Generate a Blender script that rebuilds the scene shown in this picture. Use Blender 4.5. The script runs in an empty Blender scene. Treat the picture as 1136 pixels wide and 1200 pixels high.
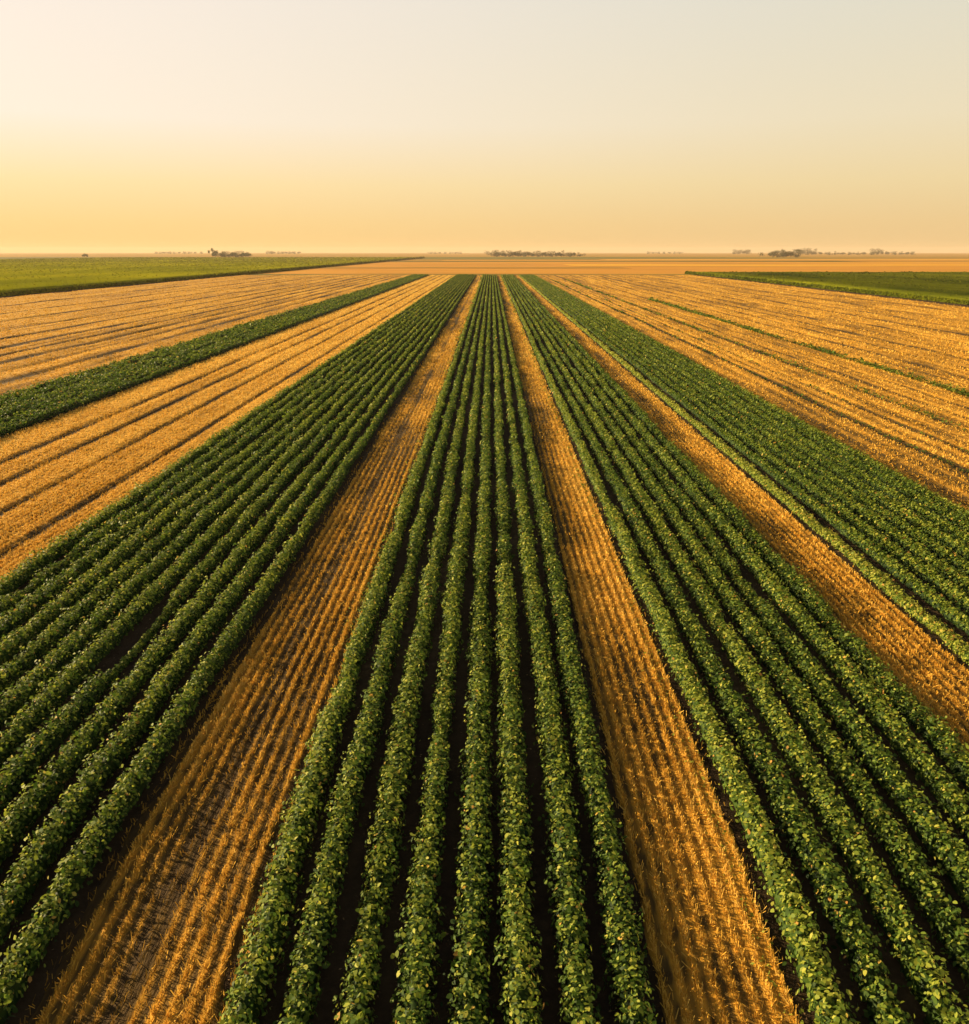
import bpy, math
import numpy as np
from mathutils import Vector

rng = np.random.default_rng(7)
S = bpy.context.scene
COL = S.collection

# ------------------------------------------------------------------ camera
H = 10.0                                    # flying height, metres
PITCH = math.atan(305.0 / 984.0)
cam_d = bpy.data.cameras.new('camera')
cam = bpy.data.objects.new('camera', cam_d)
COL.objects.link(cam)
cam.location = (0, 0, H)
cam.rotation_euler = (math.pi / 2 - PITCH, 0, 0)
cam_d.sensor_fit = 'VERTICAL'
cam_d.sensor_height = 24.0
cam_d.lens = 24.0 * 984.0 / 1200.0
cam_d.shift_x = -8.0 / 1200.0
cam_d.clip_start = 0.1
cam_d.clip_end = 30000
S.camera = cam

# ------------------------------------------------------------------ sun and sky
SUN_EL, SUN_AZ = 16.0, -66.0                # azimuth clockwise from +Y
se, sa = math.radians(SUN_EL), math.radians(SUN_AZ)
sun_dir = Vector((math.sin(sa) * math.cos(se), math.cos(sa) * math.cos(se), math.sin(se)))
sl = bpy.data.lights.new('sun', 'SUN')
sl.energy = 5.0
sl.angle = math.radians(0.6)
sl.color = (1.0, 0.74, 0.42)
so = bpy.data.objects.new('sun', sl)
COL.objects.link(so)
so.rotation_euler = (-sun_dir).to_track_quat('-Z', 'Y').to_euler()


def lin(r, g, b):
    return tuple((c / 255 / 12.92) if c / 255 <= 0.04045 else ((c / 255 + 0.055) / 1.055) ** 2.4 for c in (r, g, b)) + (1.0,)


W = bpy.data.worlds.new('World')
S.world = W
W.use_nodes = True
wt = W.node_tree
wn, wl = wt.nodes, wt.links
bg = wn['Background']
sky = wn.new('ShaderNodeTexSky')
sky.sky_type = 'NISHITA'
sky.sun_disc = False
sky.sun_elevation = se
sky.sun_rotation = sa
sky.dust_density = 5.0
sky.air_density = 1.4
tc = wn.new('ShaderNodeTexCoord')
sep = wn.new('ShaderNodeSeparateXYZ')
wl.new(tc.outputs['Generated'], sep.inputs[0])


def ramp(stops):
    r = wn.new('ShaderNodeValToRGB')
    r.color_ramp.interpolation = 'EASE' if False else 'LINEAR'
    el = r.color_ramp.elements
    while len(el) < len(stops):
        el.new(0.5)
    for e, (p, c) in zip(el, stops):
        e.position = p
        e.color = lin(*c)
    wl.new(sep.outputs['Z'], r.inputs[0])
    return r


rl = ramp([(0.0, (250, 202, 124)), (0.03, (253, 213, 141)), (0.07, (255, 225, 168)), (0.13, (252, 236, 217)),
           (0.245, (247, 233, 220)), (0.45, (165, 165, 165)), (1.0, (66, 76, 92))])
rr = ramp([(0.0, (226, 190, 132)), (0.03, (232, 199, 142)), (0.07, (235, 211, 160)), (0.13, (233, 218, 184)),
           (0.245, (220, 216, 198)), (0.45, (140, 144, 150)), (1.0, (66, 76, 92))])
mr = wn.new('ShaderNodeMapRange')
mr.interpolation_type = 'SMOOTHSTEP'
mr.inputs['From Min'].default_value = -0.62
mr.inputs['From Max'].default_value = 0.55
wl.new(sep.outputs['X'], mr.inputs['Value'])
mx = wn.new('ShaderNodeMix')
mx.data_type = 'RGBA'
wl.new(mr.outputs[0], mx.inputs[0])
wl.new(rl.outputs[0], mx.inputs[6])
wl.new(rr.outputs[0], mx.inputs[7])
sc = wn.new('ShaderNodeVectorMath')
sc.operation = 'SCALE'
sc.inputs['Scale'].default_value = 3.95
wl.new(mx.outputs[2], sc.inputs[0])
mx2 = wn.new('ShaderNodeMix')
mx2.data_type = 'RGBA'
mx2.inputs[0].default_value = 0.97
wl.new(sky.outputs[0], mx2.inputs[6])
wl.new(sc.outputs[0], mx2.inputs[7])
wl.new(mx2.outputs[2], bg.inputs['Color'])
bg.inputs['Strength'].default_value = 0.1

S.view_settings.view_transform = 'Standard'
S.view_settings.look = 'None'
S.view_settings.exposure = 1.4
S.view_settings.gamma = 1.0
S.render.filter_size = 1.9
S.cycles.max_bounces = 6
S.cycles.diffuse_bounces = 3
S.cycles.glossy_bounces = 1
S.cycles.transmission_bounces = 3
S.cycles.volume_bounces = 1
S.cycles.use_denoising = True
S.cycles.caustics_reflective = False
S.cycles.caustics_refractive = False

# ------------------------------------------------------------------ helpers
K = H / math.cos(PITCH)          # metres of X per unit of picture slope (dx/dy under the horizon)
ROWGAP = 0.077 * K               # 0.8 m between crop rows
Y_END = 392.0                    # far headland of the striped fields
Y_NEAR = 4.0


def tag(o, label=None, cat=None, group=None, kind=None):
    if label: o['label'] = label
    if cat: o['category'] = cat
    if group: o['group'] = group
    if kind: o['kind'] = kind
    return o


def link(name, me, mat, parent=None):
    o = bpy.data.objects.new(name, me)
    COL.objects.link(o)
    if mat: me.materials.append(mat)
    if parent: o.parent = parent
    return o


def mesh_np(name, verts, starts, totals, loops, attrs=None, smooth=False):
    me = bpy.data.meshes.new(name)
    me.vertices.add(len(verts))
    me.vertices.foreach_set('co', np.ascontiguousarray(verts, dtype=np.float32).ravel())
    me.loops.add(len(loops))
    me.loops.foreach_set('vertex_index', np.ascontiguousarray(loops, dtype=np.int32))
    me.polygons.add(len(starts))
    me.polygons.foreach_set('loop_start', np.ascontiguousarray(starts, dtype=np.int32))
    me.polygons.foreach_set('loop_total', np.ascontiguousarray(totals, dtype=np.int32))
    if smooth:
        me.polygons.foreach_set('use_smooth', np.ones(len(starts), dtype=bool))
    for k, v in (attrs or {}).items():
        a = me.attributes.new(k, 'FLOAT', 'POINT')
        a.data.foreach_set('value', np.ascontiguousarray(v, dtype=np.float32))
    me.update()
    return me


class Bag:
    """collects quads / grids (with a per-vertex tone) and builds one mesh"""
    def __init__(self):
        self.v, self.l, self.s, self.t, self.tone = [], [], [], [], []
        self.nv = 0
        self.nl = 0

    def polys(self, pts, tone):
        """pts (n, k, 3): n polygons of k corners; tone (n,)"""
        n, k = pts.shape[:2]
        if n == 0: return
        self.v.append(pts.reshape(-1, 3))
        self.l.append(np.arange(n * k) + self.nv)
        self.s.append(np.arange(n) * k + self.nl)
        self.t.append(np.full(n, k))
        self.tone.append(np.repeat(tone, k))
        self.nv += n * k
        self.nl += n * k

    def grid(self, P, tone):
        """P (a, b, 3), tone (a, b)"""
        a, b = P.shape[:2]
        idx = np.arange(a * b).reshape(a, b) + self.nv
        q = np.stack([idx[:-1, :-1], idx[:-1, 1:], idx[1:, 1:], idx[1:, :-1]], -1).reshape(-1, 4)
        self.v.append(P.reshape(-1, 3))
        self.l.append(q.ravel())
        self.s.append(np.arange(len(q)) * 4 + self.nl)
        self.t.append(np.full(len(q), 4))
        self.tone.append(tone.ravel())
        self.nv += a * b
        self.nl += q.size

    def build(self, name, mat, parent=None, smooth=False, **kw):
        v = np.concatenate(self.v)
        # the drilled rows draw slightly together towards the near headland
        t = np.clip((12.6 - v[:, 1]) / 3.8, 0, 2.2)
        v[:, 0] = v[:, 0] * (1 - 0.03 * t ** 1.3 / (1 + 0.12 * t))
        me = mesh_np(name, v, np.concatenate(self.s), np.concatenate(self.t),
                     np.concatenate(self.l), {'tone': np.concatenate(self.tone)}, smooth)
        return tag(link(name, me, mat, parent), **kw)


def noise1(y, scale, seed, octaves=3):
    """smooth value noise along one axis, about -1..1"""
    y = np.asarray(y, float)
    out = np.zeros_like(y)
    amp = 1.0
    for o in range(octaves):
        x = y / scale + 1000.0
        i = np.floor(x).astype(np.int64)
        f = x - i
        f = f * f * (3 - 2 * f)
        h = lambda n: (np.sin(n * 127.1 + seed * 311.7 + o * 74.7) * 43758.5453) % 1.0
        out += amp * ((h(i) * (1 - f) + h(i + 1) * f) * 2 - 1)
        amp *= 0.5
        scale *= 0.5
    return out / 1.75


def noise2(x, y, sx, sy, seed):
    x = np.asarray(x, float) / sx + 500
    y = np.asarray(y, float) / sy + 500
    i, j = np.floor(x).astype(np.int64), np.floor(y).astype(np.int64)
    f, g = x - i, y - j
    f = f * f * (3 - 2 * f)
    g = g * g * (3 - 2 * g)
    h = lambda a, b: (np.sin(a * 127.1 + b * 269.5 + seed * 57.3) * 43758.5453) % 1.0
    return (h(i, j) * (1 - f) * (1 - g) + h(i + 1, j) * f * (1 - g) + h(i, j + 1) * (1 - f) * g + h(i + 1, j + 1) * f * g) * 2 - 1


def depth(y):
    return y * math.cos(PITCH) + H * math.sin(PITCH)


def unit(v):
    return v / np.maximum(np.linalg.norm(v, axis=-1, keepdims=True), 1e-9)


def leaves(bag, c, nrm, size, tone, six=False):
    """leaf blades centred at c, facing nrm, length 'size'"""
    n = len(c)
    r = unit(rng.normal(size=(n, 3)))
    a = unit(np.cross(nrm, r))
    b = np.cross(nrm, a)
    L = size[:, None] * 0.5
    Wd = L * rng.uniform(0.42, 0.75, (n, 1))
    if six:
        nn = nrm * L * 0.18
        pts = np.stack([c - a * L, c - a * L * 0.35 - b * Wd + nn, c + a * L * 0.45 - b * Wd * 0.8 + nn,
                        c + a * L, c + a * L * 0.45 + b * Wd * 0.8 + nn, c - a * L * 0.35 + b * Wd + nn], 1)
    else:
        pts = np.stack([c - a * L, c - b * Wd, c + a * L, c + b * Wd], 1)
    bag.polys(pts, tone)


# ------------------------------------------------------------------ materials
def new_mat(name):
    m = bpy.data.materials.new(name)
    m.use_nodes = True
    nt = m.node_tree
    nt.nodes.clear()
    out = nt.nodes.new('ShaderNodeOutputMaterial')
    return m, nt, nt.nodes, nt.links, out


def set_ramp(r, stops):
    el = r.color_ramp.elements
    while len(el) < len(stops):
        el.new(0.5)
    for e, (p, c) in zip(el, stops):
        e.position = p
        e.color = (*c, 1.0)


def tone_mat(name, stops, transl=0.0, rough=0.6, spec=0.3, nscale=None, namp=0.0, stretch=(1, 1, 1), bump=0.0, bscale=None):
    m, nt, nd, lk, out = new_mat(name)
    at = nd.new('ShaderNodeAttribute')
    at.attribute_name = 'tone'
    fac = at.outputs['Fac']
    tcn = nd.new('ShaderNodeTexCoord')
    mp = nd.new('ShaderNodeMapping')
    mp.inputs['Scale'].default_value = stretch
    lk.new(tcn.outputs['Object'], mp.inputs[0])
    if nscale:
        nz = nd.new('ShaderNodeTexNoise')
        nz.inputs['Scale'].default_value = nscale
        nz.inputs['Detail'].default_value = 6
        nz.inputs['Roughness'].default_value = 0.65
        lk.new(mp.outputs[0], nz.inputs['Vector'])
        ma = nd.new('ShaderNodeMath')
        ma.operation = 'MULTIPLY_ADD'
        ma.inputs[1].default_value = namp
        lk.new(nz.outputs['Fac'], ma.inputs[0])
        sb = nd.new('ShaderNodeMath')
        sb.operation = 'SUBTRACT'
        sb.inputs[1].default_value = namp * 0.5
        lk.new(fac, sb.inputs[0])
        lk.new(sb.outputs[0], ma.inputs[2])
        fac = ma.outputs[0]
    r = nd.new('ShaderNodeValToRGB')
    set_ramp(r, stops)
    lk.new(fac, r.inputs[0])
    p = nd.new('ShaderNodeBsdfPrincipled')
    p.inputs['Roughness'].default_value = rough
    p.inputs['Specular IOR Level'].default_value = spec
    lk.new(r.outputs[0], p.inputs['Base Color'])
    if bump:
        bz = nd.new('ShaderNodeTexNoise')
        bz.inputs['Scale'].default_value = bscale or 20
        bz.inputs['Detail'].default_value = 5
        lk.new(mp.outputs[0], bz.inputs['Vector'])
        bp = nd.new('ShaderNodeBump')
        bp.inputs['Strength'].default_value = 1.0
        bp.inputs['Distance'].default_value = bump
        lk.new(bz.outputs['Fac'], bp.inputs['Height'])
        lk.new(bp.outputs[0], p.inputs['Normal'])
    if transl:
        tr = nd.new('ShaderNodeBsdfTranslucent')
        lk.new(r.outputs[0], tr.inputs['Color'])
        ms = nd.new('ShaderNodeMixShader')
        ms.inputs[0].default_value = transl
        lk.new(p.outputs[0], ms.inputs[1])
        lk.new(tr.outputs[0], ms.inputs[2])
        lk.new(ms.outputs[0], out.inputs['Surface'])
    else:
        lk.new(p.outputs[0], out.inputs['Surface'])
    return m


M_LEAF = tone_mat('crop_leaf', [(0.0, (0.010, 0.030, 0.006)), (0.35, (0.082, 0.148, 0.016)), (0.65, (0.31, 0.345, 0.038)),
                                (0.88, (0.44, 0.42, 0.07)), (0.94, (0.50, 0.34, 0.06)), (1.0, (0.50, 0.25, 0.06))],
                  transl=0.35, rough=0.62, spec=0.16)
M_SOIL = tone_mat('dark_soil', [(0.0, (0.015, 0.010, 0.006)), (0.5, (0.055, 0.036, 0.019)), (1.0, (0.20, 0.13, 0.06))],
                  nscale=3.0, namp=0.7, rough=0.95, spec=0.05, bump=0.03, bscale=14)
M_STRAW = tone_mat('straw_stem', [(0.0, (0.04, 0.026, 0.008)), (0.3, (0.20, 0.11, 0.02)), (0.6, (0.60, 0.34, 0.045)),
                                  (1.0, (0.76, 0.50, 0.11))], transl=0.2, rough=0.9, spec=0.03)
M_STUB = tone_mat('stubble_ground', [(0.0, (0.05, 0.030, 0.010)), (0.25, (0.10, 0.06, 0.014)), (0.55, (0.50, 0.255, 0.026)),
                                     (1.0, (0.74, 0.44, 0.06))],
                  nscale=2.2, namp=0.55, stretch=(3.0, 0.55, 1), rough=0.9, spec=0.1, bump=0.03, bscale=9)
M_GREEN = tone_mat('field_green', [(0.0, (0.03, 0.05, 0.006)), (0.5, (0.20, 0.21, 0.008)), (1.0, (0.46, 0.42, 0.012))],
                   nscale=0.05, namp=0.5, stretch=(1.0, 0.3, 1), rough=0.9, spec=0.0, transl=0.15)
M_FAR = tone_mat('far_farmland', [(0.0, (0.05, 0.05, 0.015)), (0.33, (0.13, 0.13, 0.02)), (0.66, (0.52, 0.24, 0.03)),
                                  (1.0, (0.68, 0.36, 0.03))],
                 nscale=0.02, namp=0.5, stretch=(0.35, 1.0, 1), rough=0.95, spec=0.05)
M_TREE = tone_mat('tree_leaf', [(0.0, (0.008, 0.018, 0.006)), (0.5, (0.022, 0.042, 0.012)), (1.0, (0.07, 0.085, 0.025))],
                  transl=0.2, rough=0.7, spec=0.1)
M_BARK = tone_mat('tree_bark', [(0.0, (0.03, 0.022, 0.015)), (1.0, (0.10, 0.075, 0.05))], nscale=4, namp=0.6, rough=0.9, spec=0.05)

# ------------------------------------------------------------------ ground of the whole plain
R_FAR = 7000.0
b = Bag()
gx = np.array([-9000, -3000, -1200, -500, 0, 500, 1200, 3000, 9000.])
gy = np.array([-60, 200, 440, 900, 1600, 2600, 4000, 5500, R_FAR])
P = np.stack(np.meshgrid(gx, gy, indexing='ij') + [np.full((len(gx), len(gy)), -0.35)], -1)
b.grid(P, np.full((len(gx), len(gy)), 0.5))
b.build('ground', M_FAR, kind='structure', label='flat farmland plain stretching away to the horizon')


def far_sheet(name, x0, x1, y0, y1, tone, mat, label, z=-0.25, seed=1, nx=80):
    b = Bag()
    xs = np.linspace(x0, x1, nx)
    t = np.linspace(0, 1, 7)
    X = np.repeat(xs[:, None], 7, 1)
    lo = y0 + noise1(xs, (x1 - x0) / 9, seed) * (y1 - y0) * 0.02
    hi = y1 + noise1(xs, (x1 - x0) / 7, seed + 3) * (y1 - y0) * 0.07
    Y = lo[:, None] * (1 - t) + hi[:, None] * t
    T = tone + 0.12 * noise2(X, Y, (x1 - x0) / 6, (y1 - y0) / 2, seed + 9)
    b.grid(np.stack([X, Y, np.full_like(X, z)], -1), T)
    return b.build(name, mat, kind='structure', label=label)


def Yd(dy):      # distance on the ground seen dy target pixels under the horizon
    return (984 * K / dy - H * math.sin(PITCH)) / math.cos(PITCH)


far_sheet('field', -330, 900, Y_END + 28, Yd(11.5), 0.74, M_FAR, 'orange cut field just beyond the striped rows', seed=2)
far_sheet('field', -60, 1900, Yd(11.2), Yd(9.0), 0.55, M_FAR, 'duller ochre field strip beyond the orange one', seed=5)
far_sheet('field', -2500, 2600, Yd(8.8), Yd(6.0), 0.38, M_FAR, 'olive fields near the horizon', seed=8)
far_sheet('field', -140, 90, 560, 610, 0.50, M_FAR, 'thin olive strip across the orange cut field', z=-0.15, seed=31)
far_sheet('field', 60, 700, 640, 740, 0.9, M_FAR, 'thin golden strip across the orange cut field', z=-0.15, seed=32)
far_sheet('field', -700, 400, 930, 1010, 0.28, M_FAR, 'thin dull green strip far out in the middle', z=-0.12, seed=33)
far_sheet('field', 150, 1500, 1120, 1260, 0.85, M_FAR, 'thin golden strip far out on the right', z=-0.12, seed=34)
far_sheet('track', -150, 190, Y_END + 4, Y_END + 26, 0.40, M_FAR, 'brown earth track across the far end of the rows', z=-0.2, seed=12)


# ------------------------------------------------------------------ soil and stubble strips
def ysamples(y0, y1, near=0.12):
    ys = [y0]
    while ys[-1] < y1:
        ys.append(ys[-1] + max(near, depth(ys[-1]) ** 1.6 * 0.0016))
    ys[-1] = y1
    return np.array(ys)


def soil_sheet(s0, s1, label):
    b = Bag()
    xs = np.arange(s0 * K, s1 * K + 0.05, 0.1)
    ys = ysamples(Y_NEAR, Y_END, 0.25)
    X, Y = np.meshgrid(xs, ys, indexing='ij')
    Z = 0.028 * noise2(X, Y, 0.3, 0.5, 3) + 0.018 * noise2(X, Y, 0.12, 0.2, 9)
    b.grid(np.stack([X, Y, Z], -1), 0.35 + 0.25 * noise2(X, Y, 1.5, 4, 11))
    # fallen leaves, crumbs of straw and clods
    n = int(170 * (s1 - s0) * K)
    y = rng.uniform(Y_NEAR, 32, n) ** 1.0
    x = rng.uniform(s0 * K, s1 * K, n)
    nr = unit(np.stack([rng.normal(0, .3, n), rng.normal(0, .3, n), np.ones(n)], -1))
    leaves(b, np.stack([x, y, rng.uniform(0.02, 0.05, n)], -1), nr, rng.uniform(0.02, 0.07, n), rng.uniform(0.3, 1.3, n))
    return b.build('soil', M_SOIL, smooth=True, kind='structure', label=label)


def gauss(x, c, w):
    return np.exp(-((x - c) / w) ** 2)


def stubble(s0, s1, label_g, label_s, dull=(), ditches=(), pitch_=0.25, y0=Y_NEAR, y1=Y_END, dx=0.06, density=1.0,
            base=0.62, undul=0.0, seed=1, smin=None):
    """ridged stubble ground (structure) and the cut stems standing on it (stuff).
    dull: (slope centre, half width slope, amount); ditches: (slope, half width m, depth m, tone drop)"""
    x0, x1 = s0 * K, s1 * K

    def height(X, Y):
        env = 0.5 + 0.5 * noise2(X, Y, 1.2, 5, seed + 4)
        Z = 0.03 + 0.02 * np.cos(2 * np.pi * X / pitch_ + 0.6 * noise1(Y, 6, seed)) * env
        Z = Z + 0.02 * noise2(X, Y, 0.35, 0.4, seed + 5)
        if undul:
            Z = Z + undul * noise2(X + 0.04 * Y, Y, 1.6, 9, seed + 6) + 0.6 * undul * noise2(X, Y, 0.8, 5, seed + 16)
        for (c, w, d, t) in ditches:
            cc = c * K + 0.12 * noise1(Y, 14, seed + c)
            Z = Z - d * gauss(X, cc, w) * (0.75 + 0.35 * noise1(Y, 7, seed + 2 * c))
        return Z

    def tone(X, Y, drill=True):
        T = base - (0.0 if not drill else 1.0) * 0.30 * (0.5 - 0.5 * np.cos(2 * np.pi * X / pitch_ + 0.6 * noise1(Y, 6, seed))) \
            * np.clip(1.6 - depth(Y) / 60, 0.3, 1)
        T = T + 0.13 * (((np.sin(np.round(X / pitch_) * 12.9898 + seed) * 43758.5453) % 1.0) - 0.5) * 2 * (0.6 + 0.6 * noise1(Y, 8, seed + 41))
        T = T - (0.0 if not drill else 0.34) * np.clip(noise2(X, Y, 0.11, 0.16, seed + 21) - 0.25, 0, 1) * np.clip(1.5 - depth(Y) / 50, 0, 1)
        T = T + 0.16 * noise2(X, Y, 0.9, 6, seed + 7) + 0.12 * noise2(X, Y, 3.5, 30, seed + 8)
        for (c, w, a) in dull:  # dull bands: straw residue, and the crop rows' shadow painted into the tone
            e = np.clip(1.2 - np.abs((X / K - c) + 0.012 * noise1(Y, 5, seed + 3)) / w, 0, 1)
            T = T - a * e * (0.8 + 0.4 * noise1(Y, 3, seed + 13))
        for (c, w, d, t) in ditches:
            cc = c * K + 0.12 * noise1(Y, 14, seed + c)
            T = T - t * gauss(X, cc, w) * (0.85 + 0.5 * noise1(Y, 4, seed + 3 * c))
        return T

    b = Bag()
    xs = np.arange(x0, x1 + dx, dx)
    ys = ysamples(y0, y1, 0.2)
    X, Y = np.meshgrid(xs, ys, indexing='ij')
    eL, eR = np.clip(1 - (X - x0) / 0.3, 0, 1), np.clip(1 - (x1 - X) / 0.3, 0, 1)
    Z = height(X, Y) - 0.05 * (eL ** 4 + eR ** 4)
    Xe = X + eL * 0.09 * noise1(Y, 0.7, seed + 31) + eR * 0.09 * noise1(Y, 0.7, seed + 32)
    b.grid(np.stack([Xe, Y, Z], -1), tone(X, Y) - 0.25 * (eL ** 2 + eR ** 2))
    b.build('stubble_field', M_STUB, smooth=True, kind='structure', label=label_g)
    # stems
    xs_, ys_ = [], []
    edges = np.concatenate([np.arange(y0, 30, 2), np.geomspace(30, y1, 26)])
    for a, c in zip(edges[:-1], edges[1:]):
        z = depth((a + c) / 2)
        lim = 0.72 * z + 5
        xa, xb = max(x0, -lim), min(x1, lim)
        if xb <= xa: continue
        n = int(density * 470 * min(1.0, (22 / z) ** 2.3) * (xb - xa) * (c - a))
        xs_.append(rng.uniform(xa, xb, n))
        ys_.append(rng.uniform(a, c, n))
    x, y = np.concatenate(xs_), np.concatenate(ys_)
    z = depth(y)
    near = z < 45
    snap = np.round(x / pitch_) * pitch_ + rng.normal(0, 0.026, len(x)) - 0.15 * noise1(y, 6, seed) / 6.28
    x = np.where(near, snap, x)
    x = x + np.where(rng.uniform(size=len(x)) < 0.12, rng.normal(0, 0.12, len(x)), 0)
    x = np.clip(x, x0 - 0.14 * rng.uniform(size=len(x)), x1 + 0.14 * rng.uniform(size=len(x)))
    # plants stand in clumps along the drill rows
    
    T = tone(x, y, False)
    T = T - 0.25 * np.clip(noise2(x, y, 0.11, 0.16, seed + 21) - 0.25, 0, 1)
    keep = (rng.uniform(size=len(x)) < np.clip(T * 2.2 - 0.3, 0.16, 1)) & (y > y0) & (y < y1)
    x, y, z, T = x[keep], y[keep], z[keep], T[keep]
    n = len(x)
    base_ = np.stack([x, y, height(x, y) - 0.01], -1)
    hgt = rng.uniform(0.05, 0.12, n) * np.clip(z / 60, 1, 1.4)
    wid = np.maximum(0.007, z * 0.00055) * rng.uniform(0.7, 1.4, n)
    lean = rng.normal(0, 0.45, (n, 2)) * np.array([0.6, 1.5])
    top = base_ + np.stack([lean[:, 0] * hgt, lean[:, 1] * hgt, hgt], -1)
    ang = rng.uniform(0, np.pi, n)
    side = np.stack([np.cos(ang), np.sin(ang), np.zeros(n)], -1) * wid[:, None]
    # a third of it is loose straw lying on the ground
    ly = rng.uniform(size=n) < 0.22
    ang2 = rng.normal(np.pi / 2, 0.35, n)
    L = hgt * rng.uniform(0.8, 1.8, n)
    top[ly] = base_[ly] + np.stack([np.cos(ang2) * L, np.sin(ang2) * L, np.full(n, 0.04)], -1)[ly]
    base_[ly, 2] += 0.03
    side[ly] = np.stack([-np.sin(ang2), np.cos(ang2), rng.normal(0, .3, n)], -1)[ly] * wid[ly, None]
    pts = np.stack([base_ - side, base_ + side, top + side * 0.7, top - side * 0.7], 1)
    sb = Bag()
    sb.polys(pts, np.clip(T + rng.normal(0.07, 0.10, n), 0, 1))
    sb.build('stubble', M_STRAW, kind='stuff', label=label_s)
    return height


# strip edges, as picture slopes (X = slope * K)
LB = [-0.670 - 0.0775 * k for k in range(11)]        # left block
CB = [-0.340 + 0.0770 * k for k in range(8)]         # centre block
R1 = [0.472 + 0.0785 * k for k in range(7)]          # right block
R2 = [1.312 + 0.0765 * k for k in range(8)]          # far right block
LS = [-3.395 + 0.0765 * k for k in range(9)]         # narrow far left strip

# the slopes were read at the top of the canopy, which stands above the ground
LB, CB, R1, R2, LS = ([v * q for v in b_] for b_, q in ((LB, 0.985), (CB, 0.965), (R1, 0.95), (R2, 0.952), (LS, 0.962)))

soil_sheet(LB[-1] - 0.045, LB[0] + 0.055, 'dark bare soil under the left block of crop rows')
soil_sheet(CB[0] - 0.045, CB[-1] + 0.055, 'dark bare soil under the centre block of crop rows')
soil_sheet(R1[0] - 0.045, R1[-1] + 0.055, 'dark bare soil under the right block of crop rows')
soil_sheet(R2[0] - 0.115, R2[-1] + 0.045, 'dark bare soil under the far right block of crop rows')
soil_sheet(LS[0] - 0.045, LS[-1] + 0.045, 'dark bare soil under the narrow far left crop strip')

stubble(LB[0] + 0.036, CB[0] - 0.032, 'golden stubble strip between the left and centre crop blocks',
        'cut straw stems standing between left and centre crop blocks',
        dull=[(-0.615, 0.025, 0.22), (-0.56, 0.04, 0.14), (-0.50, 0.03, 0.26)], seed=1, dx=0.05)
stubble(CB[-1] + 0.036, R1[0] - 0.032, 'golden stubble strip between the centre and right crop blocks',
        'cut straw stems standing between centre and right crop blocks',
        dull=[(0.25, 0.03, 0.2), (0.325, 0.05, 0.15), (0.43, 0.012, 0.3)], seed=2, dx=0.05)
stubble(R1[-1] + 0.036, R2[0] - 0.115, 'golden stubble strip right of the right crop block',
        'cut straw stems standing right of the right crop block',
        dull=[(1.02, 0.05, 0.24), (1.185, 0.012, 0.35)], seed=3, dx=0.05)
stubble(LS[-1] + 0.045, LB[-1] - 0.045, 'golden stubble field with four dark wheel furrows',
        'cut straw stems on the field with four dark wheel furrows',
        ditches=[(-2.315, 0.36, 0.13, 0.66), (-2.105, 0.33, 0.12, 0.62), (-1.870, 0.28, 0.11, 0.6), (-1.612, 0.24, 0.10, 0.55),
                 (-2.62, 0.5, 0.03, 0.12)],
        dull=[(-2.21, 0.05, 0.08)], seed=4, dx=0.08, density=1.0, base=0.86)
soil_sheet(-11.1, -10.55, 'dark bare strip standing for shade beside the far left green field')  # dark strip added as the shaded edge of the tall crop
soil_sheet(8.6, 9.0, 'dark bare ditch beside the far right green field')
stubble(-10.6, LS[0] - 0.045, 'wide golden stubble field left of the narrow green strip',
        'cut straw stems on the wide left field',
        ditches=[(s, 0.5, 0.18, 0.46) for s in (-3.75, -4.08, -4.4, -4.72, -5.1, -5.6, -6.2, -7.0, -7.9, -9.0)],
        seed=5, dx=0.22, density=0.5, base=0.60, undul=0.07, y0=25)
stubble(R2[-1] + 0.045, 8.62, 'wide golden stubble field on the right',  # up to the ditch
       
        'cut straw stems on the wide right field',
        ditches=[(2.155, 0.28, 0.16, 0.7), (2.375, 0.22, 0.12, 0.38), (2.68, 0.45, 0.14, 0.5), (3.32, 0.3, 0.05, 0.3)]
        + [(s, 0.18, 0.07, 0.26) for s in (2.03, 2.27, 2.52, 2.86, 3.06, 3.56)]
        + [(s, 0.5, 0.15, 0.4) for s in (3.8, 4.1, 4.45, 4.8, 5.2, 5.7, 6.2, 6.9, 7.8)],
        seed=6, dx=0.2, density=0.55, base=0.58, undul=0.06, y0=8)


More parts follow.
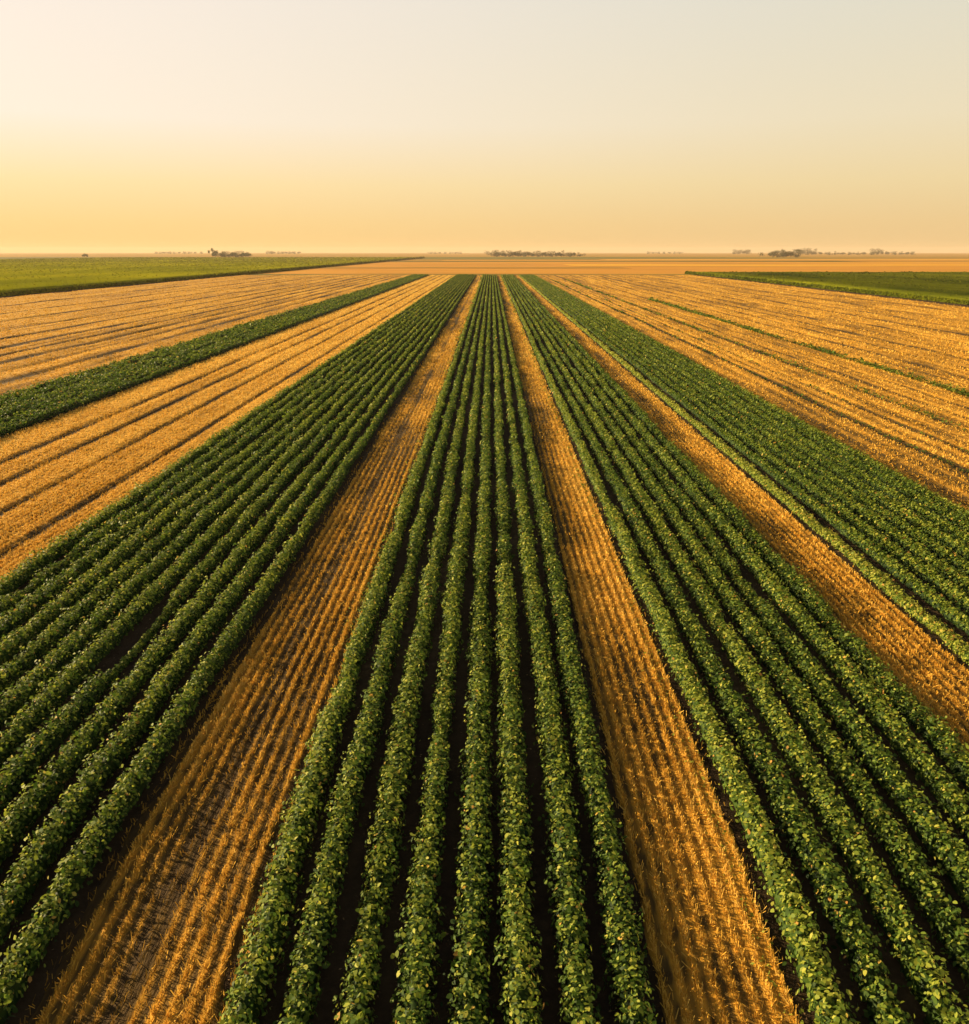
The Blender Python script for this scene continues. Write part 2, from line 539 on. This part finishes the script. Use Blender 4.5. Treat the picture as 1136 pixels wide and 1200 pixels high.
# ------------------------------------------------------------------ crop rows
def crop_row(slope, label, group, seed, tone0=0.0, hgt=0.52, wid=0.275, irr=1.0, top=1.25, gap=None, dens=1.0):
    x0 = slope * K
    ystart = max(Y_NEAR, ((abs(x0) - 4) / 0.72 - H * math.sin(PITCH)) / math.cos(PITCH))
    ph = rng.uniform(0, 10)
    yend = Y_END + rng.uniform(-9, 3)

    def prof(y):
        cx = x0 + irr * 0.06 * noise1(y, 1.6, seed) + 0.05 * noise1(y, 17, seed + 1)
        plant = np.abs(np.sin(np.pi * (y / 0.42 + ph + 0.25 * noise1(y, 1.1, seed + 2))))
        h = hgt * (0.74 + 0.28 * plant + irr * 0.26 * noise1(y, 1.7, seed + 3) + 0.08 * noise1(y, 9, seed + 30))
        w = wid * (0.76 + 0.26 * plant + irr * 0.22 * noise1(y, 1.3, seed + 4))
        thin = np.clip(1.25 + 1.1 * irr * noise1(y, 2.6, seed + 50), 0.55, 1)
        h, w = h * thin, w * (0.3 + 0.7 * thin)
        h = h * np.clip((yend - y) / 4, 0.2, 1)
        if gap:
            f = np.clip((np.abs(y - gap[0]) - gap[1]) / 1.6 + 0.25 * noise1(y, .5, seed), 0.3, 1)
            h, w = h * f, w * f
        return cx, w, h

    b = Bag()
    # inner mass of stems and foliage, its inner shade painted as a dark tone
    ys = [ystart]
    while ys[-1] < yend - 2:
        ys.append(ys[-1] + max(0.14, depth(ys[-1]) * 0.006))
    ys = np.array(ys)
    cx, w, h = prof(ys)
    th = np.linspace(0, np.pi, 8)
    jit = 0.60 + 0.10 * rng.uniform(-1, 1, (len(ys), len(th)))
    far = np.clip((depth(ys) - 60) / 150, 0, 1)[:, None]
    jit = jit + 0.22 * far
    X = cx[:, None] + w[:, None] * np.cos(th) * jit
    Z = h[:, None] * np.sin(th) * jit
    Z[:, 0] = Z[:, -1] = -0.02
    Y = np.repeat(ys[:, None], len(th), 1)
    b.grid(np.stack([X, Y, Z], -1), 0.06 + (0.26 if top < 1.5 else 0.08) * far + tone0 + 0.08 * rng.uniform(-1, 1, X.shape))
    # leaves
    edges = np.concatenate([np.arange(ystart, max(ystart + .1, 34), 1.5), np.geomspace(max(ystart + 1.6, 34), Y_END, 30)])
    yl = []
    for a, c in zip(edges[:-1], edges[1:]):
        if c <= a: continue
        z = depth((a + c) / 2)
        size = min(0.076 * max(1, z / 24) ** 0.8, 0.26)
        n = 500 * (0.076 / size) ** 1.85 * (0.55 if z > 130 else 1.0) * dens
        yl.append(rng.uniform(a, c, int(n * (c - a))))
    y = np.concatenate(yl)
    y = y[(y > ystart) & (y < yend)]
    n = len(y)
    cx, w, h = prof(y)
    z = depth(y)
    th = np.pi * np.clip(rng.beta(top, top, n), 0.02, 0.98)
    size = np.minimum(0.076 * np.maximum(1, z / 24) ** 0.8, 0.26)
    w = np.maximum(w - 0.4 * (size - 0.086), 0.1)
    rad = rng.uniform(0.55, 1.12, n)
    rad = np.where(noise2(th * 3, y, 1.0, 0.16, seed + 60) > 0.45, rad * 1.22, rad)
    c = np.stack([cx + w * np.cos(th) * rad, y, np.maximum(0.03, h * np.sin(th) * rad)], -1)
    nrm = np.stack([np.cos(th), rng.normal(0, .35, n), np.sin(th) + 0.25], -1)
    nrm = unit(nrm + rng.normal(0, 0.55, (n, 3)))
    size = size * np.minimum(np.exp(rng.normal(-0.06, 0.3, n)), 1.45)
    # self-shading painted into the tone, paler at the top of each plant; a few are turning yellow
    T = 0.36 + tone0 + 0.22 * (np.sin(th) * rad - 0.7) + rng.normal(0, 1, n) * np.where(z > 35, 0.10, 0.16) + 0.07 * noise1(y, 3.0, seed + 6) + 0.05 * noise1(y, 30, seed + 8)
    T = np.where(rng.uniform(size=n) < 0.03, rng.uniform(0.75, 1.0, n), T)
    T = np.clip(T, 0, 1)
    nr = z < 34
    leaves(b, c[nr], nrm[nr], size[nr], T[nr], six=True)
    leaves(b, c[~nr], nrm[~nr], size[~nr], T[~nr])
    return b.build('crop_row', M_LEAF, label=label, cat='crop row', group=group)


ORD = ['first', 'second', 'third', 'fourth', 'fifth', 'sixth', 'seventh', 'eighth', 'ninth', 'tenth', 'eleventh']


def block(slopes, desc, group, seed, tone0=0.0, special=None, **kw):
    ss = sorted(slopes)
    n = len(ss)
    for i, s in enumerate(ss):
        args = dict(kw)
        t0 = tone0 + 0.03 * math.sin(i * 2.3 + seed)
        lab = f'{ORD[i]} leafy green row from the left in the {desc}'
        if i == 0: lab = f'leafy green row along the left edge of the {desc}'
        if i == n - 1: lab = f'leafy green row along the right edge of the {desc}'
        if special and i in special:
            sp = dict(special[i])
            lab = sp.pop('label', lab)
            t0 += sp.pop('tone', 0)
            args.update(sp)
        crop_row(s, lab, group, seed * 40 + i, tone0=t0, **args)


block(LB, 'left block of eleven rows', 'crop rows of the left block', 1, 0.02, wid=0.22, irr=0.8, top=1.5,
      special={7: dict(gap=(20.2, 1.2), label='leafy row with a bare gap, fourth from right in the left block')})
block(CB, 'centre block of eight rows', 'crop rows of the centre block', 2, 0.02)
block(R1, 'right block of seven rows', 'crop rows of the right block', 3, 0.0, wid=0.26, top=1.6, irr=0.9, special={0: dict(tone=0.08)})
block(R2, 'far right block of eight rows', 'crop rows of the far right block', 4, 0.0, wid=0.14, hgt=0.44, irr=0.4, top=2.6)
block(LS, 'narrow far left strip', 'crop rows of the narrow far left strip', 5, -0.02)
crop_row(R2[0] - 0.075, 'low yellowish weedy row between far right block and stubble', 'crop rows of the far right block', 333,
         tone0=0.24, hgt=0.28, wid=0.24, dens=0.8)


# ------------------------------------------------------------------ weeds in the furrows
def weeds(lines, label, seed):
    b = Bag()
    for (slope, half, per_m, tone0, y0, y1, hz) in lines:
        ed = np.geomspace(y0, y1, 30)
        yy = []
        for a, c in zip(ed[:-1], ed[1:]):
            z = depth((a + c) / 2)
            s = max(0.07, z * 0.0035)
            yy.append(rng.uniform(a, c, int(per_m * (0.07 / s) ** 1.6 * (c - a))))
        y = np.concatenate(yy)
        y = y[rng.uniform(size=len(y)) < np.clip(0.65 + 0.8 * noise1(y, 6, seed + slope), 0, 1)]
        n = len(y)
        z = depth(y)
        x = slope * K + 0.12 * noise1(y, 14, seed + slope) + rng.normal(0, half, n)
        zz = 0.0 + np.abs(rng.normal(0, hz, n))
        nrm = unit(np.stack([rng.normal(0, .5, n), rng.normal(0, .5, n), np.ones(n)], -1))
        leaves(b, np.stack([x, y, zz], -1), nrm, np.maximum(0.07, z * 0.0035) * rng.uniform(.6, 1.3, n),
               np.clip(tone0 + rng.normal(0, .12, n), 0, 1))
    return b.build('weeds', M_LEAF, kind='stuff', label=label)


weeds([(3.32, 0.26, 700, 0.40, 30, 190, 0.16)], 'bright green weed line across the right stubble field', 11)
weeds([(2.155, 0.12, 60, 0.30, 18, 330, 0.06), (2.68, 0.24, 110, 0.40, 25, 330, 0.07), (2.375, 0.1, 25, 0.35, 20, 200, 0.04)],
      'dull weeds in the wheel furrows of the right stubble field', 12)
weeds([(R1[0] - 0.055, 0.12, 70, 0.62, 8, Y_END, 0.05), (CB[0] - 0.05, 0.10, 60, 0.6, 20, Y_END, 0.05),
       (LB[-1] - 0.05, 0.16, 90, 0.66, 18, Y_END, 0.08), (1.22, 0.1, 40, 0.6, 8, Y_END, 0.04),
       (R2[-1] + 0.055, 0.2, 50, 0.55, 18, Y_END, 0.05)],
      'yellowing weeds along the edges of the crop blocks', 13)


# ------------------------------------------------------------------ tall green fields far left and right
def green_field(s0, s1, y0, y1, hgt, tone0, label, seed):
    b = Bag()
    x0, x1 = s0 * K, s1 * K
    xs = np.unique(np.concatenate([np.linspace(x0, x1, 110)]))
    ys = np.geomspace(y0, y1, 120)
    X, Y = np.meshgrid(xs, ys, indexing='ij')
    Z = hgt * (1 + 0.12 * noise2(X, Y, 3, 7, seed) + 0.08 * noise2(X, Y, 12, 30, seed + 1))
    edge = (np.arange(len(xs)) == 0)[:, None] | (np.arange(len(xs)) == len(xs) - 1)[:, None] | (np.arange(len(ys)) == 0)[None, :] | (np.arange(len(ys)) == len(ys) - 1)[None, :]
    Z = np.where(edge, -0.3, Z)
    X2 = X.copy()
    X2[0] = X[0]
    X2[1] = X[0] + 0.15
    X2[-2] = X[-1] - 0.15
    X2 = X2 + 0.35 * noise1(Y, 8, seed + 2)
    b.grid(np.stack([X2, Y, Z], -1), np.clip(tone0 + 0.15 * noise2(X, Y, 30, 90, seed + 4) + 0.1 * noise2(X, Y, 9, 120, seed + 5), 0, 1))
    n = 60000
    y = np.exp(rng.uniform(np.log(y0), np.log(y1), n))
    x = rng.uniform(x0, x1, n)
    ok = np.abs(x) < 0.75 * depth(y) + 5
    x, y = x[ok], y[ok]
    n = len(x)
    # extra leaves hanging over the near and side edges
    nrm = unit(np.stack([rng.normal(0, .35, n), rng.normal(0, .35, n), np.ones(n)], -1))
    leaves(b, np.stack([x, y, hgt * rng.uniform(0.9, 1.15, n)], -1), nrm, depth(y) * 0.0024 * rng.uniform(.6, 1.4, n),
           np.clip(tone0 + rng.normal(0, .09, n), 0, 1))
    xe = x0 if abs(x0) < abs(x1) else x1
    m = 9000
    y = np.exp(rng.uniform(np.log(y0), np.log(y1), m))
    c = np.stack([xe + 0.35 * noise1(y, 8, seed + 2) + rng.normal(0, .12, m), y, rng.uniform(0.0, hgt * 1.1, m)], -1)
    leaves(b, c, unit(np.stack([-np.sign(xe) * np.ones(m), rng.normal(0, .5, m), rng.uniform(0, .8, m)], -1)),
           depth(y) * 0.003 * rng.uniform(.6, 1.3, m), np.clip(tone0 * 0.4 + rng.normal(0, .08, m), 0, 1))  # edge leaves darkened, shade of the field's side put into the tone
    return b.build('field_crop', M_GREEN, kind='stuff', label=label)


green_field(-60, -10.95, 150, 1500, 0.9, 0.60, 'tall yellow green crop field on the far left', 21)
green_field(8.95, 75, 120, Y_END + 30, 0.8, 0.22, 'dark green crop field on the far right', 22)


# ------------------------------------------------------------------ trees on the horizon
def make_crown(seed, squash, n=800):
    g = np.random.default_rng(seed)
    b = Bag()
    nb = 9
    cen = g.normal(0, 1, (nb, 3)) * np.array([0.26, 0.26, 0.17])
    cen[:, 2] += 0.52
    r = g.uniform(0.14, 0.27, nb)
    k = g.integers(0, nb, n)
    d = unit(g.normal(size=(n, 3)))
    c = cen[k] + d * r[k][:, None] * g.uniform(0.5, 1.1, (n, 1))
    c[:, 2] = np.maximum(c[:, 2] * 1.35 - 0.25, g.uniform(0.0, 0.35, n))
    c[:, :2] *= squash * 1.25
    leaves(b, c, unit(d + g.normal(0, .5, (n, 3))), g.uniform(0.08, 0.17, n), np.clip(0.5 + 0.25 * g.normal(size=n), 0, 1))
    return mesh_np('crown', np.concatenate(b.v), np.concatenate(b.s), np.concatenate(b.t), np.concatenate(b.l), {'tone': np.concatenate(b.tone)})


def make_trunk(seed):
    g = np.random.default_rng(seed)
    b = Bag()

    def limb(p, q, r0, r1):
        p, q = np.array(p, float), np.array(q, float)
        ax = unit(q - p)
        u = unit(np.cross(ax, [0.3, 0.9, 0.1]))
        v = np.cross(ax, u)
        a = np.linspace(0, 2 * np.pi, 8)
        ring = lambda c, r: c + r * (np.cos(a)[:, None] * u + np.sin(a)[:, None] * v)
        m = (p + q) / 2 + g.normal(0, 0.01, 3)
        b.grid(np.stack([ring(p, r0), ring(m, (r0 + r1) / 2), ring(q, r1)]), np.full((3, 8), 0.5))
    limb((0, 0, -0.03), (0.01, 0, 0.45), 0.035, 0.022)
    for _ in range(4):
        an = g.uniform(0, 6.28)
        limb((0.01, 0, g.uniform(.25, .42)), (0.24 * math.cos(an), 0.24 * math.sin(an), g.uniform(.55, .75)), 0.016, 0.006)
    return mesh_np('trunk', np.concatenate(b.v), np.concatenate(b.s), np.concatenate(b.t), np.concatenate(b.l), {'tone': np.concatenate(b.tone)})


CROWNS = [make_crown(i, sq) for i, sq in enumerate([1.0, 1.5, 0.8, 1.25, 1.8])]
TRUNKS = [make_trunk(i) for i in range(2)]
for m in CROWNS: m.materials.append(M_TREE)
for m in TRUNKS: m.materials.append(M_BARK)


def tree(px, dist, hgt, kind, name, label, cat, group=None):
    """px: column of the photograph the tree stands in; dist: metres away; hgt: metres"""
    e = bpy.data.objects.new(name, None)
    COL.objects.link(e)
    e.location = ((px - 576) / 984 * depth(dist), dist, -0.3)
    e.rotation_euler = (0, 0, rng.uniform(0, 6.28))
    e.scale = (hgt, hgt, hgt)
    tag(e, label, cat, group)
    for nm, me in (('crown', CROWNS[kind]), ('trunk', TRUNKS[kind % 2])):
        o = bpy.data.objects.new(nm, me)
        COL.objects.link(o)
        o.parent = e
    return e


tree(100, 1750, 8.0, 0, 'tree', 'tiny lone tree far off on the left horizon', 'tree')
tree(252.5, 1650, 14.5, 2, 'tree', 'tallest tree at the left end of the left grove', 'tree')
for i, px in enumerate([259, 264, 269, 274, 279, 284, 288]):
    tree(px, 1650 + 25 * rng.uniform(-1, 1), rng.uniform(9.8, 11.2), [1, 4, 3][i % 3], 'tree',
         'low dark tree in the even row of the left grove', 'tree', 'low trees of the left grove')
for i, px in enumerate(list(np.arange(580, 660, 5.6)) + [667, 672, 679]):
    tree(px, 1900 + 30 * rng.uniform(-1, 1), (12.5 if i < 6 else 10.8) * rng.uniform(.9, 1.1) * (0.85 if px > 660 else 1), [4, 1, 3][i % 3], 'tree',
         'dark tree in the long low treeline on the middle horizon', 'tree', 'trees of the middle treeline')
for i, px in enumerate([905, 912, 919, 926, 932]):
    tree(px, 1650 + 25 * rng.uniform(-1, 1), rng.uniform(12, 14.5), [1, 4, 3][i % 3], 'tree',
         'dark bushy tree in the darkest clump on the right horizon', 'tree', 'trees of the dark right clump')
for i, px in enumerate([938, 946, 954, 962, 971, 979, 987, 996, 1005, 1013, 1024, 1029, 1040, 1048, 1056, 1063, 1070]):
    hh = {938: 22, 946: 22, 954: 18, 1024: 19, 1029: 18}.get(px, 10.5)
    tree(px, 3000 + 60 * rng.uniform(-1, 1), hh * rng.uniform(.88, 1.1), [1, 4, 3][i % 3], 'tree',
         'hazy tree in the faint treeline right of the dark clump', 'tree', 'trees of the hazy right treeline')
for i, px in enumerate([862, 867, 872, 877]):
    tree(px, 4000, rng.uniform(17, 22), [4, 4, 1][i % 3], 'tree', 'faint hazy tree left of the dark right clump', 'tree',
         'faint trees left of the dark right clump')
for i, px in enumerate([314, 318, 322, 327, 331, 336, 340, 345, 350]):
    tree(px, 4300, rng.uniform(11, 14), [4, 4, 1][i % 3], 'tree', 'faint hazy tree right of the left grove', 'tree',
         'faint trees right of the left grove')
for i, px in enumerate([183, 188, 193, 199, 204, 210, 216, 222, 229, 236]):
    tree(px, 4500, rng.uniform(10, 12), [4, 4, 1][i % 3], 'tree', 'faint hazy tree between the lone tree and left grove', 'tree',
         'faint trees left of the left grove')
for i, px in enumerate([505, 510, 516, 522, 528, 534, 540, 760, 766, 772, 778, 785, 791, 797]):
    tree(px, 4500, rng.uniform(9, 11), [4, 4, 1][i % 3], 'tree', 'faint hazy tree beside the middle treeline', 'tree',
         'faint trees beside the middle treeline')

# ------------------------------------------------------------------ haze
hb = Bag()
x0, x1, y0, y1, z0, z1 = -9200, 9200, -70, R_FAR + 100, -1.5, 40
c = np.array([[x0, y0, z0], [x1, y0, z0], [x1, y1, z0], [x0, y1, z0], [x0, y0, z1], [x1, y0, z1], [x1, y1, z1], [x0, y1, z1]], float)
f = np.array([[0, 3, 2, 1], [4, 5, 6, 7], [0, 1, 5, 4], [1, 2, 6, 5], [2, 3, 7, 6], [3, 0, 4, 7]])
hm = mesh_np('haze', c, np.arange(6) * 4, np.full(6, 4), f.ravel())
m, nt, nd, lk, out = new_mat('evening_haze')
pv = nd.new('ShaderNodeVolumePrincipled')
pv.inputs['Color'].default_value = (0.84, 0.72, 0.58, 1)
pv.inputs['Density'].default_value = 0.00009
pv.inputs['Anisotropy'].default_value = 0.1
lk.new(pv.outputs[0], out.inputs['Volume'])
tag(link('haze', hm, m), kind='stuff', label='thin warm evening haze over the plain')
